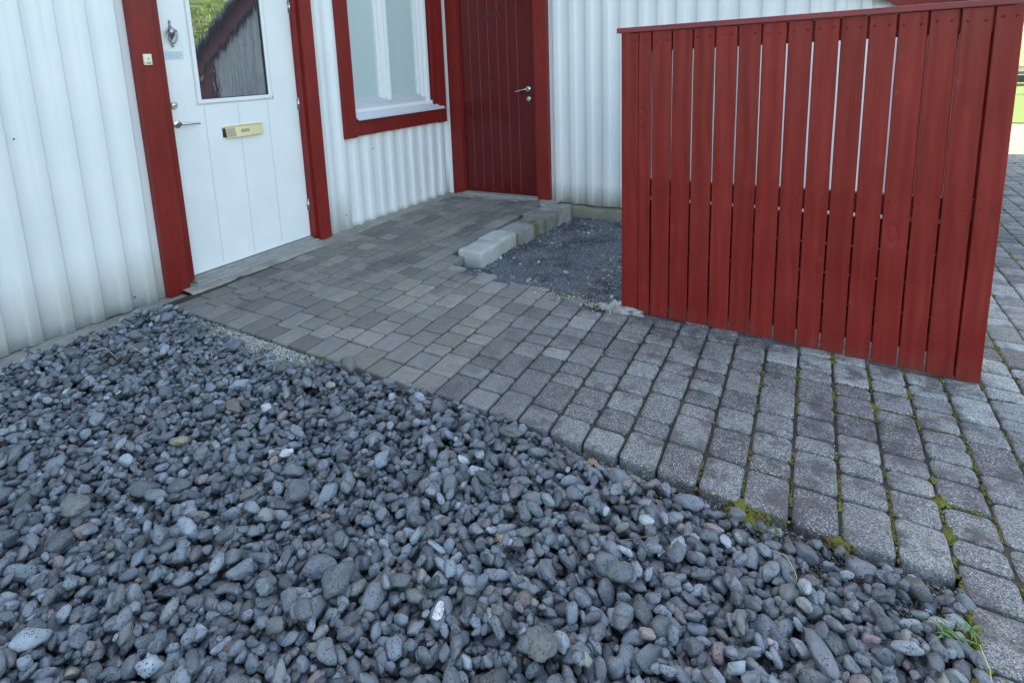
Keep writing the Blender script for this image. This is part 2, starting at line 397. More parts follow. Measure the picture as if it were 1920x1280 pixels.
ledge('foundation', [(-3.68, -.022), (-3.56, -.034), (-3.44, -.036), (-3.425, -.05), (-3.42, -.2)], 'y', 2.0, 5.2, 'foundation', 2)
ledge('foundation', [(5.28, -.022), (5.16, -.022), (5.02, -.03), (5.00, -.04), (4.99, -.2)], 'x', -3.48, -2.30, 'foundation', 3)
ledge('foundation', [(5.30, -.050), (5.15, -.060), (5.135, -.075), (5.12, -.12), (5.10, -.3)], 'x', -2.34, .45, 'mossy_wall', 4)

# --- white front door  (face x = -3.656)
DX = -3.656
door = B()
door.box((DX-.045, 2.125, .004), (DX, 2.346, 2.1)).box((DX-.045, 2.946, .004), (DX, 3.196, 2.1))
door.box((DX-.045, 2.346, .004), (DX, 2.946, 1.146)).box((DX-.045, 2.346, 1.95), (DX, 2.946, 2.1))
# bead round the pane
def frame_yz(bb, x0, x1, y0, y1, z0, z1, wd, mi=0):
    bb.box((x0, y0, z0), (x1, y0+wd, z1), mi, .003); bb.box((x0, y1-wd, z0), (x1, y1, z1), mi, .003)
    bb.box((x0, y0+wd, z0), (x1, y1-wd, z0+wd), mi, .003); bb.box((x0, y0+wd, z1-wd), (x1, y1-wd, z1), mi, .003)
dobj = door.done('front_door', 'door_white', house, 40)
g = B()
for y in (2.384, 2.649, 2.905): g.box((DX+.0003, y-.0022, .03), (DX+.0012, y+.0022, 1.128))
g.box((DX+.0003, 2.332, 1.134), (DX+.0012, 2.960, 1.141)).box((DX+.0003, 2.332, 1.141), (DX+.0012, 2.338, 1.97)).box((DX+.0003, 2.954, 1.141), (DX+.0012, 2.960, 1.97))
g.done('groove', 'groove', dobj)
fb = B(); frame_yz(fb, DX-.02, DX+.010, 2.342, 2.950, 1.145, 1.96, .027); fb.done('pane_bead', 'door_white', dobj)
fb = B(); frame_yz(fb, DX-.02, DX+.0035, 2.369, 2.923, 1.172, 1.93, .006); fb.done('gasket', 'dark', dobj)
pn = B(); pn.box((DX-.022, 2.372, 1.175), (DX-.008, 2.920, 1.93)); pn.done('window_pane', 'glass', dobj)
def disc_x(bb, x0, x1, y, z, r, mi=0, r2=None, n=24): bb.tube([(x0, y, z), (x0+(x1-x0)*.7, y, z), (x1, y, z)], [r, r, r2 if r2 else r*.85], n, mi)
# handle, lock
hb = B(); disc_x(hb, DX, DX+.010, 2.178, 1.028, .026)
hb.tube([(DX+.008, 2.178, 1.028), (DX+.030, 2.178, 1.028), (DX+.046, 2.186, 1.028), (DX+.052, 2.205, 1.027), (DX+.052, 2.26, 1.024), (DX+.050, 2.308, 1.020)], [.009, .009, .009, .0085, .008, .0075], 12)
hb.done('handle', 'metal', dobj, 40)
lb = B(); disc_x(lb, DX, DX+.012, 2.172, 1.150, .025); disc_x(lb, DX+.012, DX+.017, 2.172, 1.150, .013)
lb.box((DX+.017, 2.170, 1.142), (DX+.0175, 2.174, 1.158)); lb.done('lock', 'metal', dobj, 40)
# brass letter slot: flap tilted a little, dark opening behind at the left
sb = B(); sb.box((DX, 2.500, .898), (DX+.004, 2.828, .970), 1)
v = sb.bm
def quadbox(bb, yl, yr, zb, zt, xb, xt, th, mi=0):
    co = [(xb, yl, zb), (xb, yr, zb), (xt, yr, zt), (xt, yl, zt)]
    bk = [bb.bm.verts.new(c) for c in co]; fr = [bb.bm.verts.new((c[0]+th, c[1], c[2])) for c in co]
    for q in ((fr[0], fr[1], fr[2], fr[3]), (bk[3], bk[2], bk[1], bk[0]), *[(bk[i], bk[(i+1) % 4], fr[(i+1) % 4], fr[i]) for i in range(4)]):
        fa = bb.bm.faces.new(q); fa.material_index = mi
quadbox(sb, 2.518, 2.824, .893, .966, DX+.022, DX+.006, .005)
sb.box((DX+.002, 2.500, .962), (DX+.012, 2.828, .974), 0, .002).box((DX+.002, 2.822, .896), (DX+.010, 2.830, .962), 0, .001)
quadbox(sb, 2.524, 2.592, .900, .960, DX+.0275, DX+.0144, .0012, 2)
quadbox(sb, 2.640, 2.708, .922, .944, DX+.0227, DX+.0179, .0016, 2)
quadbox(sb, 2.646, 2.702, .927, .939, DX+.0240, DX+.0214, .0010, 3)
sb.done('letter_slot', ['brass', 'dark', 'brass_dark', 'olive'], dobj)
# urn shaped knocker
kb = B(); ky, kz = 2.215, 1.60
kb.tube([(DX+.006, ky, kz+.088), (DX+.006, ky, kz+.080), (DX+.007, ky, kz+.074), (DX+.007, ky, kz+.068), (DX+.009, ky, kz+.060), (DX+.008, ky, kz+.052), (DX+.007, ky, kz+.046), (DX+.009, ky, kz+.038), (DX+.010, ky, kz+.030),
         (DX+.012, ky, kz+.018), (DX+.013, ky, kz+.006), (DX+.012, ky, kz-.008), (DX+.010, ky, kz-.022), (DX+.008, ky, kz-.034), (DX+.006, ky, kz-.042)],
        [.002, .006, .007, .003, .006, .009, .004, .014, .022, .025, .025, .020, .012, .006, .003], 16, 0)
ring = [(DX+.020, ky+sgn*yy, kz+zz) for sgn in (-1,) for yy, zz in ((.026, .024), (.034, .014), (.036, .0), (.033, -.018), (.026, -.036), (.014, -.052), (.0, -.060))]
ring += [(DX+.020, ky+yy, kz+zz) for yy, zz in ((.014, -.052), (.026, -.036), (.033, -.018), (.036, .0), (.034, .014), (.026, .024))]
kb.tube(ring, [.004, .0045, .005, .005, .0055, .006, .008, .006, .0055, .005, .005, .0045, .004], 10)
kb.tube([(DX+.014, ky, kz-.056), (DX+.014, ky, kz-.070), (DX+.010, ky, kz-.080), (DX+.006, ky, kz-.084)], [.006, .008, .007, .003], 10)
kb.done('knocker', 'pewter', dobj, 50)
pb = B(); pb.box((DX+.0005, 2.152, 1.442), (DX+.003, 2.282, 1.494), 0, .001)
for k, (z, y0, y1) in enumerate(((1.4775, 2.166, 2.262), (1.4645, 2.160, 2.278), (1.4535, 2.175, 2.258))):
    y = y0
    rr = random.Random(k)
    while y < y1:
        wd = rr.uniform(.004, .012); pb.box((DX+.0032, y, z-.0022), (DX+.0036, min(y+wd, y1), z+.0022), 1); y += wd+.003
pb.done('name_plate', ['plate', 'print'], dobj)
for z in (1.82, 1.08, .26):
    hg = B(); hg.tube([(DX+.010, 3.199, z-.05), (DX+.010, 3.199, z+.05)], .0065, 10); hg.box((DX+.001, 3.185, z-.045), (DX+.004, 3.199, z+.045)); hg.done('hinge', 'metal', dobj)
nb = B(); nb.box((DX+.0005, 2.960, 1.135), (DX+.0015, 2.964, 1.160)); nb.done('scratch', 'dark', dobj)
# red posts each side, with reveals
FX = -3.556
p = B(); p.box((-3.66, 1.914, -.052), (FX, 2.060, 2.3), 0, .003).box((-3.70, 2.060, -.005), (-3.600, 2.122, 2.3), 0, .002); p.done('door_post', 'red_trim', house)
p = B(); p.box((-3.66, 3.222, -.030), (FX, 3.337, 2.3), 0, .003).box((-3.70, 3.198, -.004), (-3.596, 3.222, 2.3), 0, .002); p.done('door_post', 'red_trim', house)
p = B(); p.box((-3.66, 2.06, 2.11), (FX-.004, 3.222, 2.26), 0, .003); p.done('door_head', 'red_trim_h', house)
p = B(); p.box((-3.70, 2.122, -.022), (-3.632, 3.198, -.002), 0, .002).box((-3.632, 2.115, -.030), (-3.56, 3.20, -.014), 0, .003).box((-3.56, 2.09, -.045), (-3.52, 3.20, -.022), 0, .003)
p.done('threshold', 'sill_wood', house)
# door bell on the left post
p = B(); p.box((FX, 1.960, 1.405), (FX+.016, 2.008, 1.470), 0, .003); disc_x(p, FX+.016, FX+.018, 1.985, 1.442, .004, 1, n=12); p.box((FX+.0162, 1.970, 1.412), (FX+.0168, 2.000, 1.422), 2)
p.done('doorbell', ['cream', 'dark', 'olive'], house, 40)

# --- window in the left wall
win = B(); WX = -3.60
win.box((-3.66, 3.597, .748), (FX, 3.738, 2.5), 0, .003)
win.box((-3.66, 3.738, .757), (FX-.003, 4.985, .888), 0, .003)
win.box((-3.66, 4.985, .748), (FX, 5.108, 2.5), 0, .003).box((-3.70, 4.925, .90), (-3.585, 4.985, 2.5), 0, .003)
win.box((-3.66, 3.738, 2.38), (FX-.003, 4.985, 2.5), 0, .003)
wobj = win.done('window', 'red_trim', house)
fr = B()
fr.box((-3.69, 3.745, .975), (-3.615, 3.79, 2.38), 0, .004).box((-3.69, 4.858, .975), (-3.610, 4.903, 2.38), 0, .004)
fr.box((-3.68, 4.805, 1.03), (-3.628, 4.858, 2.38), 0, .004).box((-3.675, 4.752, 1.05), (-3.640, 4.805, 2.38), 0, .003)
fr.box((-3.69, 3.745, .955), (-3.600, 4.925, .985), 0, .004)
fr.box((-3.69, 3.79, .985), (-3.628, 4.858, 1.030), 1, .003).box((-3.68, 3.79, 1.030), (-3.645, 4.81, 1.068), 1, .003)
fr.box((-3.68, 4.262, 1.030), (-3.605, 4.292, 2.38), 0, .004).box((-3.68, 4.20, 1.05), (-3.632, 4.262, 2.38), 0, .004).box((-3.68, 4.165, 1.05), (-3.646, 4.20, 2.38), 0, .003)
fr.box((-3.69, 3.745, 2.33), (-3.62, 4.9, 2.39), 0, .003)
fr.done('frame', ['white_trim', 'sill'], wobj)
for (a, b_) in ((3.79, 4.168), (4.285, 4.755)):
    q = B(); q.box((-3.672, a, 1.06), (-3.660, b_, 2.35)); q.done('pane', 'frosted', wobj)
q = B(); q.prism([(-3.61, .956), (-3.61, .948), (-3.535, .892), (-3.530, .892), (-3.530, .903), (-3.605, .956)], 'y', 3.742, 5.045)
q.done('sill', 'sill', wobj)

# --- red back door (plane y = 5.19)
DY = 5.19
rd = B(); rd.box((-3.392, DY, .0), (-2.562, DY+.05, 2.1), 0, .003)
robj = rd.done('back_door', 'red_door', house)
g = B()
for i, x in enumerate((-3.285, -3.176, -3.068, -2.960, -2.852, -2.744)): g.box((x-.0025, DY-.0012, .03), (x+.0025, DY-.0003, 2.05))
g.done('groove', 'groove_red', robj)
p = B(); p.box((-2.996, DY-.005, 1.765), (-2.908, DY-.0015, 1.822), 0, .001).box((-3.100, DY-.005, 1.757), (-3.012, DY-.0015, 1.822), 0, .001); p.done('number_plate', 'plate_red', robj)
def disc_y(bb, y0, y1, x, z, r, mi=0): bb.tube([(x, y0, z), (x, y0+(y1-y0)*.7, z), (x, y1, z)], [r, r, r*.85], 20, mi)
p = B(); disc_y(p, DY, DY-.010, -2.632, 1.063, .026)
p.tube([(-2.632, DY-.008, 1.063), (-2.632, DY-.034, 1.063), (-2.64, DY-.046, 1.062), (-2.66, DY-.05, 1.060), (-2.70, DY-.05, 1.052), (-2.752, DY-.048, 1.040)], [.0095, .0095, .009, .0085, .008, .0078], 12)
p.done('handle', 'metal', robj, 40)
p = B(); disc_y(p, DY, DY-.012, -2.628, .968, .024); disc_y(p, DY-.012, DY-.016, -2.628, .968, .011); p.done('lock', 'metal', robj, 40)
for z in (1.82, .30):
    hg = B(); hg.tube([(-3.398, DY-.012, z-.05), (-3.398, DY-.012, z+.05)], .006, 10); hg.done('hinge', 'red_trim', robj)
p = B(); p.box((-3.545, 5.145, -.035), (-3.404, 5.26, 2.2), 0, .003).box((-3.404, 5.165, -.012), (-3.392, 5.26, 2.2), 0, .002); p.done('door_post', 'red_trim', house)
p = B(); p.box((-2.562, 5.172, -.012), (-2.540, 5.26, 2.2), 0, .002).box((-2.540, 5.150, -.038), (-2.412, 5.26, 2.2), 0, .003); p.done('door_post', 'red_trim', house)
p = B(); p.box((-3.404, 5.155, 2.105), (-2.540, 5.26, 2.2), 0, .003); p.done('door_head', 'red_trim_h', house)
p = B(); p.box((-3.404, 5.10, -.028), (-2.540, 5.26, -.004), 0, .003); p.done('threshold', 'sill_wood', house)
# sheet screws
for (y, z) in ((1.715, .02), (1.07, .33), (1.25, 1.05), (3.55, .10), (4.62, .10), (3.95, .62)):
    s_ = B(); s_.tube([(SX+.018, y, z), (SX+.024, y, z), (SX+.026, y, z)], [.0045, .0045, .002], 8); s_.done('screw', 'dark', house)

# ================================================================== FENCE
fence = empty('fence', 'tall dark red board fence of upright planks standing on the paving', 'fence')
FY = 2.975
edges = [-.980, -.892, -.829, -.732, -.636, -.538, -.441, -.345, -.244, -.147, -.050, .046, .143, .242, .336, .434, .518]
def board_mesh(x0, x1, zb, zt, y0, y1, seed, lean=0):
    bm = bmesh.new(); nz = 24; rr = random.Random(seed); ch = .0025
    prof = [(x0, y1), (x0, y0+ch), (x0+ch, y0), (x1-ch, y0), (x1, y0+ch), (x1, y1)]
    bow = rr.uniform(-.0015, .0015); tw = rr.uniform(-.002, .002)
    rings = []
    for i in range(nz+1):
        t = i/nz; z = zb+(zt-zb)*t; dx = bow*math.sin(math.pi*t*rr.choice([1])); 
        rings.append([bm.verts.new((x+dx+noise.noise(Vector((seed*5.1+(x > (x0+x1)/2)*9, z*4, 1)))*.0012, y+tw*(t-.5)*(1 if x > (x0+x1)/2 else -1)*2, z)) for x, y in prof])
    for a, b_ in zip(rings, rings[1:]):
        for k in range(6): bm.faces.new((a[k], a[(k+1) % 6], b_[(k+1) % 6], b_[k]))
    bm.faces.new(rings[0]); bm.faces.new(rings[-1][::-1])
    # screw heads: small dimples with a rim
    if x1-x0 > .05:
        for z in (1.385+rr.uniform(-.006, .006), .652+rr.uniform(-.012, .012), .055+rr.uniform(-.01, .01)):
            for x in (x0+.02+rr.uniform(-.004, .004), x1-.02+rr.uniform(-.004, .004)):
                c0 = bm.verts.new((x, y0-.0008, z)); rim = []; ou = []
                for k in range(8):
                    a_ = k*math.pi/4; rim.append(bm.verts.new((x+.0030*math.cos(a_), y0-.0030, z+.0030*math.sin(a_)))); ou.append(bm.verts.new((x+.0052*math.cos(a_), y0+.0002, z+.0052*math.sin(a_))))
                for k in range(8):
                    bm.faces.new((c0, rim[k], rim[(k+1) % 8])); bm.faces.new((rim[k], ou[k], ou[(k+1) % 8], rim[(k+1) % 8]))
    bmesh.ops.recalc_face_normals(bm, faces=bm.faces)
    me = D.meshes.new('board'); bm.to_mesh(me); bm.free(); return me
for i, (a, b_) in enumerate(zip(edges, edges[1:])):
    gl = .0012 if i in (1,) else .0033; gr = .0012 if i == 0 else .0033
    zb = -.018 if i == 0 else gz((a+b_)/2)+.004-(.010 if i < 5 else 0)
    rr = random.Random(i*3+1)
    # saw cut boards hang parallel, their feet follow the falling ground
    me = board_mesh(a+(gl if i else 0), b_-(gr if i < 15 else 0), zb, 1.428, FY+rr.uniform(0, .0015), FY+.021, i)
    o = link('board', me, 'red_board', fence)
cp = B(); cp.box((-1.0, FY-.014, 1.430), (.545, FY+.095, 1.455), 0, .003); cp.done('top_rail', 'red_cap', fence)
for z in (1.335, .595):
    cp = B(); cp.box((-.93, FY+.024, z), (.50, FY+.060, z+.092), 0, .003); cp.done('cross_rail', 'red_board', fence)
cp = B(); cp.box((-.93, FY+.024, .012), (.50, FY+.060, .092), 0, .003); cp.done('cross_rail', 'red_board', fence)
for k in range(4):  # unseen backing added so the gaps below the middle rail look dark
    cp = B(); cp.box((-.865, FY+.061, .02+k*.139), (.403, FY+.080, .02+k*.139+.133), 0, .003); cp.done('gap_backing', 'red_board', fence)
for x in (-.955, .405):
    cp = B(); cp.box((x, FY+.062, -.15), (x+.09, FY+.150, 1.428), 0, .003); cp.done('post', 'red_board', fence)

# ================================================================== GROUND
def sheet(name, x0, x1, y0, y1, nx, ny, zf, mat):
    xs = np.linspace(x0, x1, nx+1); ys = np.linspace(y0, y1, ny+1); X, Y = np.meshgrid(xs, ys, indexing='ij')
    Z = np.vectorize(zf)(X, Y); V = np.stack([X.ravel(), Y.ravel(), Z.ravel()], 1)
    i, j = np.meshgrid(np.arange(nx), np.arange(ny), indexing='ij'); q = (i*(ny+1)+j).ravel()
    F = np.stack([q, q+ny+1, q+ny+2, q+1], 1)
    o = npmesh(name, V, F, mat); o['kind'] = 'structure'; return o
def base_z(x, y):
    z = gz(x) - .045
    if y > 27: z -= (y-27)*.16
    return z
sheet('ground', -40, 60, -20, 27.0, 120, 80, lambda x, y: -.26, 'soil')
sheet('soil', -3.5, 2.6, -.8, 2.90, 90, 60, lambda x, y: gz(x)-.040+noise.noise(Vector((x*6, y*6, 0)))*.006, 'soil')
sheet('lawn', -40, 60, 14.2, 28, 60, 20, lambda x, y: -.15, 'lawn')
sheet('slope', -60, 80, 28, 80, 20, 20, lambda x, y: -.15-(y-28)*.16, 'lawn')
sheet('path', -20, 40, 9.9, 14.2, 10, 4, lambda x, y: -.165, 'path')
# dark grit bed between kerb, wall and fence
def bed_front(x):     # ragged front edge of the bed
    if x < -1.0: return 3.11 - .15*(x+2.12)/1.05
    return 3.02
def bed_z(x, y):
    t = max(0, min(1, (y-2.95)/.9)); t2 = max(0, min(1, (y-3.85)/1.2))
    lf = max(0, min(1, (-1.3-x)/.5)); tn_ = max(0, min(1, (y-bed_front(x))/.26))
    z = gz(x)-.012 - .062*max(t*t*(3-2*t), lf*tn_*tn_*(3-2*tn_)) - .045*t2
    return z + noise.noise(Vector((x*5, y*5, 1)))*.014 + noise.noise(Vector((x*17, y*17, 2)))*.006
sheet('grit_bed', -2.22, .56, 2.88, 5.16, 140, 110, bed_z, 'bed')

# pavers --------------------------------------------------------------
SL = -.045     # the courses lean slightly against the wall
def edge_y(x): return 1.80 - .012*min(3, max(0, x+3.2)) if x < .31 else -1.0
LN = [.098, .140, .192]
corner = []
def paver(u0, u1, v0, v1, rad, V, F, T, W, tint, wear, z0, tilt, seed, joint):
    n = 5; cx_, cy_ = (u0+u1)/2, (v0+v1)/2; rr = random.Random(seed)
    out = []
    hx, hy = (u1-u0)/2-joint/2, (v1-v0)/2-joint/2
    for (sx_, sy_, a0) in ((1, 1, 0), (-1, 1, 90), (-1, -1, 180), (1, -1, 270)):
        r_ = rad*rr.uniform(.7, 1.35)
        for k in range(n): a = R(a0+90*k/(n-1)); out.append((sx_*(hx-r_)+r_*math.cos(a), sy_*(hy-r_)+r_*math.sin(a)))
    # points along the straight sides so that the outline is a little ragged
    o2 = []
    for p_, q_ in zip(out, out[1:]+out[:1]):
        o2.append(p_); d = math.dist(p_, q_)
        if d > .03:
            k = int(d/.02)
            for i in range(1, k): o2.append((p_[0]+(q_[0]-p_[0])*i/k, p_[1]+(q_[1]-p_[1])*i/k))
    base = len(V); m_ = len(o2)
    gw = max(wear, .55); worn = .3+.7*gw
    ringspec = [(0.0, -.055), (0.0, -.0095*worn-.002), (.0018, -.0045*worn-.001), (.0055, -.0014*worn-.0004), (.013, 0.0), (.034, .0004)]
    for (ins, dz) in ringspec:
        for (px, py) in o2:
            d = math.hypot(px, py); k = max(0, 1-ins/d) if d else 1
            x = cx_+px*k; y = cy_+py*k
            rag = noise.noise(Vector((x*45, y*45, seed*.37)))*.0016*(1 if ins < .02 else 0)
            x += rag; y += rag*.7
            xw = x + SL*(y-1.8)
            zz = z0 + dz + tilt[0]*px + tilt[1]*py
            if dz > -.05: zz += noise.noise(Vector((x*22, y*22, 4)))*.0016*worn
            V.append((xw, y, zz))
    c = len(V); V.append((cx_+SL*(cy_-1.8), cy_, z0+.0006))
    for r_ in range(len(ringspec)-1):
        for k in range(m_):
            a = base+r_*m_+k; b_ = base+r_*m_+(k+1) % m_; F.append((a, b_, b_+m_, a+m_))
    L = base+(len(ringspec)-1)*m_
    for k in range(m_): F.append((L+k, L+(k+1) % m_, c, c))
    cnt = len(V)-base
    T.extend([tint]*cnt); W.extend([wear]*cnt)
V, F, T, W = [], [], [], []; joints = []
CW = .131
seed = 0
for ci in range(-27, 21):
    u0 = .185+ci*CW; u1 = u0+CW
    rr = random.Random(ci*17+5)
    uc = (u0+u1)/2
    y = edge_y(uc) if uc < .31 else rr.uniform(-.2, 0)
    if uc > .31: pass
    while y < 10.0:
        L_ = rr.choices(LN, [.36, .38, .26] if uc > -1.6 else [.12, .38, .50])[0]
        if y == edge_y(uc): L_ = rr.choice(LN[1:])
        v0, v1 = y, y+L_; y = v1; vc = (v0+v1)/2; xw = uc+SL*(vc-1.8); seed += 1
        if vc > 3 and -2.34 < xw < .56: 
            if xw < -2.12: 
                if vc > (3.16 if xw > -2.22 else 3.30): continue
            elif vc > bed_front(xw)+rr.uniform(-.04, .05): continue
        elif -2.12 < xw <= .56 and vc > bed_front(xw): continue
        elif vc > 3.36 and xw < -2.05 and xw > -2.36: continue
        if xw < .5 and vc > 5.02: continue
        if xw < -3.36: 
            if xw < -3.50: continue
        if vc > 5.1 and xw > 3.2: continue
        wear = max(0, min(1, (xw+1.75)/1.1)); wear = wear*.9 + rr.uniform(-.08, .1); wear = max(0.12, min(1, wear))
        if vc > 3.2 and xw > .5: wear *= .7
        k = rr.random(); br = rr.uniform(.76, 1.18)
        if wear < .35: base_c = (.275, .258, .225) if k < .55 else ((.205, .197, .178) if k < .8 else (.32, .292, .252))
        else: base_c = (.235, .232, .222) if k < .5 else ((.145, .132, .128) if k < .8 else (.30, .295, .275))
        if xw < -2.2: base_c = tuple(.88*c_ for c_ in base_c)
        if abs(vc-2.9) < .16 and xw > -.25: base_c = (.44, .45, .42); 
        if .5 < xw and 2.6 < vc < 4.6 and k < .5: base_c = (.42, .43, .41)
        tint = tuple(c_*br for c_ in base_c)
        joint = .0062+.0034*wear*rr.uniform(.5, 1.4); rad = .011+.010*wear
        tilt = (rr.uniform(-.022, .022)*(.8+wear*.6), rr.uniform(-.022, .022)*(.8+wear*.6))
        z0 = gz(xw)+rr.uniform(-.0028, .0028)
        if v1-v0 > .18 and wear > .5: z0 += .001
        paver(u0, u1, v0, v1, rad, V, F, T, W, tint, wear, z0, tilt, seed, joint)
        joints.append((u0, u1, v0, v1, wear))
# quads and triangles mixed: build with from_pydata
me = D.meshes.new('paving'); me.from_pydata(V, [], [q[:3] if q[2] == q[3] else q for q in F]); me.update()
at = me.attributes.new('tint', 'FLOAT_COLOR', 'POINT'); c_ = np.ones((len(V), 4), np.float32); c_[:, :3] = T; at.data.foreach_set('color', c_.ravel())
at = me.attributes.new('wear', 'FLOAT', 'POINT'); at.data.foreach_set('value', np.array(W, np.float32))
pav = link('paving', me, 'paver'); pav['kind'] = 'structure'; smooth(pav, 70)
# joint filling just below the paver tops
sheet('joint_sand', -3.46, 3.3, 1.80, 5.05, 60, 30, lambda x, y: gz(x)-.012 if not (-2.34 < x < .5 and y > 2.9) else -.2, 'soil')
sheet('joint_sand', .36, 3.3, -.2, 1.80, 30, 20, lambda x, y: gz(x)-.012, 'soil')
sheet('joint_sand', .56, 3.6, 5.05, 10, 30, 30, lambda x, y: gz(x)-.012, 'soil')

# --- stones: shared generator ------------------------------------------
def ico(sub):
    bm = bmesh.new(); bmesh.ops.create_icosphere(bm, subdivisions=sub, radius=1)
    bm.verts.ensure_lookup_table(); v = np.array([x.co[:] for x in bm.verts]); fc = np.array([[q.index for q in fa.verts] for fa in bm.faces]); bm.free(); return v, fc
def protos(sub, n, lump, cuts, seed):
    r_ = np.random.default_rng(seed); v0, fc = ico(sub); out = []
    for k in range(n):
        v = v0.copy(); off = r_.uniform(-50, 50, 3)
        d = np.array([noise.noise(Vector(p*1.1+off))*lump + noise.noise(Vector(p*2.6+off))*lump*.38 for p in v])
        v = v*(1+d)[:, None]
        for _ in range(r_.integers(0, cuts+1)):      # broken or worn flat sides
            nn = r_.normal(size=3); nn /= np.linalg.norm(nn); h = r_.uniform(.50, .85)
            t = v@nn; over = t > h; v[over] -= np.outer((t[over]-h)*.85, nn)
        out.append(v)
    return out, fc
def rotm(n, tiltmax, r_):
    a = r_.uniform(0, 2*np.pi, n); tx = r_.normal(0, tiltmax, n); ty = r_.normal(0, tiltmax, n)
    ca, sa = np.cos(a), np.sin(a); Z = np.zeros(n); O = np.ones(n)
    Rz = np.stack([np.stack([ca, -sa, Z], 1), np.stack([sa, ca, Z], 1), np.stack([Z, Z, O], 1)], 1)
    Rx = np.stack([np.stack([O, Z, Z], 1), np.stack([Z, np.cos(tx), -np.sin(tx)], 1), np.stack([Z, np.sin(tx), np.cos(tx)], 1)], 1)
    Ry = np.stack([np.stack([np.cos(ty), Z, np.sin(ty)], 1), np.stack([Z, O, Z], 1), np.stack([-np.sin(ty), Z, np.cos(ty)], 1)], 1)
    return Rx@Ry@Rz
def stones(name, P, S, Rm, C, ps, fc, mat, r_):
    n = len(P); k = len(ps[0]); pick = r_.integers(0, len(ps), n); PV = np.stack(ps)[pick]
    Vv = np.einsum('nij,nkj->nki', Rm, PV*S[:, None, :]) + P[:, None, :]
    Ff = (fc[None]+(np.arange(n)*k)[:, None, None]).reshape(-1, 3)
    return npmesh(name, Vv.reshape(-1, 3), Ff, mat, tint=np.repeat(C, k, 0))

def pebble_colors(n, r_):
    pal = np.array([(.125, .134, .143), (.10, .107, .113), (.155, .164, .174), (.085, .088, .092), (.135, .128, .118), (.19, .20, .21), (.16, .115, .10), (.22, .20, .15), (.40, .41, .40), (.20, .145, .135)])
    p_ = np.array([.27, .20, .15, .14, .10, .075, .018, .010, .002, .009]); p_ /= p_.sum()
    return pal[r_.choice(len(pal), n, p=p_)]*np.array([1.20, 1.27, 1.34])*np.clip(np.exp(r_.normal(-.04, .36, (n, 1))), .42, 1.6)*r_.normal(1, .014, (n, 3))
# drop the pebbles one after another onto a height field
GS = .005; X0, Y0 = -3.46, -.15; NX, NY = int(3.95/GS), int(2.10/GS)
Hf = np.full((NX, NY), 0.0)
xs = X0+np.arange(NX)*GS; ys = Y0+np.arange(NY)*GS
Hf += (gzn(xs)-.060)[:, None]
XX, YY = np.meshgrid(xs, ys, indexing='ij')
def inside(x, y):
    if x < -3.37 or x > .335 or y > edge_y(min(x, .3))-.024 : return False
    if x > .24 + .10*max(0, 1.7-y) and y > 1.2 : return rnd.random() < .25
    # thin cover along the paving edge at the right and over the pale grit patch
    if x > -.85 and y > 1.74-.17*min(1, (x+.85)/.9) and rnd.random() < .86: return False
    if -3.0 < x < -2.05 and y > 1.63+.1*abs(x+2.5) and rnd.random() < .93: return False
    return y > .05 - .30*(x+1.5) - .55 if x < -.5 else y > .30
P, S, Q = [], [], []
target = 24000; tries = 0
rr2 = np.random.default_rng(5)
while len(P) < target and tries < 90000:
    tries += 1
    best = None
    for _ in range(5):
        x = rr2.uniform(-3.42, .34); y = rr2.uniform(-.12, 1.80)
        if not inside(x, y): continue
        h = Hf[min(NX-1, int((x-X0)/GS)), min(NY-1, int((y-Y0)/GS))] - gz(x)
        if best is None or h < best[0]: best = (h, x, y)
    if best is None or best[0] > (-.024 if y < 1.55 else -.036): continue
    _, x, y = best
    s = float(np.exp(rr2.normal(math.log(.0124), .28))); s = min(s, .030)
    if x < -2.6: s *= 1.1
    if len(P) > 8000 and rr2.random() < .004: s = rr2.uniform(.026, .038)
    s = max(s, .006)
    ax = s*rr2.uniform(1.0, 1.65); ay = s*rr2.uniform(.76, 1.02); az = s*rr2.uniform(.60, .95)
    ang = rr2.uniform(0, np.pi)
    r_ = ax; i0, i1 = max(0, int((x-r_-X0)/GS)), min(NX, int((x+r_-X0)/GS)+2); j0, j1 = max(0, int((y-r_-Y0)/GS)), min(NY, int((y+r_-Y0)/GS)+2)
    if i1-i0 < 2 or j1-j0 < 2: continue
    gx = XX[i0:i1, j0:j1]-x; gy = YY[i0:i1, j0:j1]-y; hh_ = Hf[i0:i1, j0:j1]
    # local slope
    sx_ = float(np.clip(np.gradient(hh_, axis=0).mean()/GS, -.7, .7)); sy_ = float(np.clip(np.gradient(hh_, axis=1).mean()/GS, -.7, .7))
    ca, sa = math.cos(ang), math.sin(ang)
    px = (gx*ca+gy*sa)/ax; py = (-gx*sa+gy*ca)/ay; q = 1-px*px-py*py; mk = q > 0
    if not mk.any(): continue
    hgt = az*np.sqrt(np.maximum(q, 0)); pl = sx_*gx+sy_*gy
    z = float((hh_+hgt-pl)[mk].max()) - az*.45
    top = z+hgt+pl
    Hf[i0:i1, j0:j1] = np.where(mk, np.maximum(hh_, top), hh_)
    P.append((x, y, z)); S.append((ax, ay, az)); Q.append((ang, sx_, sy_))
print('pebbles', len(P), 'tries', tries)
P = np.array(P); S = np.array(S); Q = np.array(Q); n = len(P)
ca, sa = np.cos(Q[:, 0]), np.sin(Q[:, 0]); Z = np.zeros(n); O = np.ones(n)
Rz = np.stack([np.stack([ca, -sa, Z], 1), np.stack([sa, ca, Z], 1), np.stack([Z, Z, O], 1)], 1)
tn = np.stack([-Q[:, 1], -Q[:, 2], O], 1); tn += rr2.normal(0, .15, tn.shape)*np.array([1, 1, 0]); tn /= np.linalg.norm(tn, axis=1)[:, None]
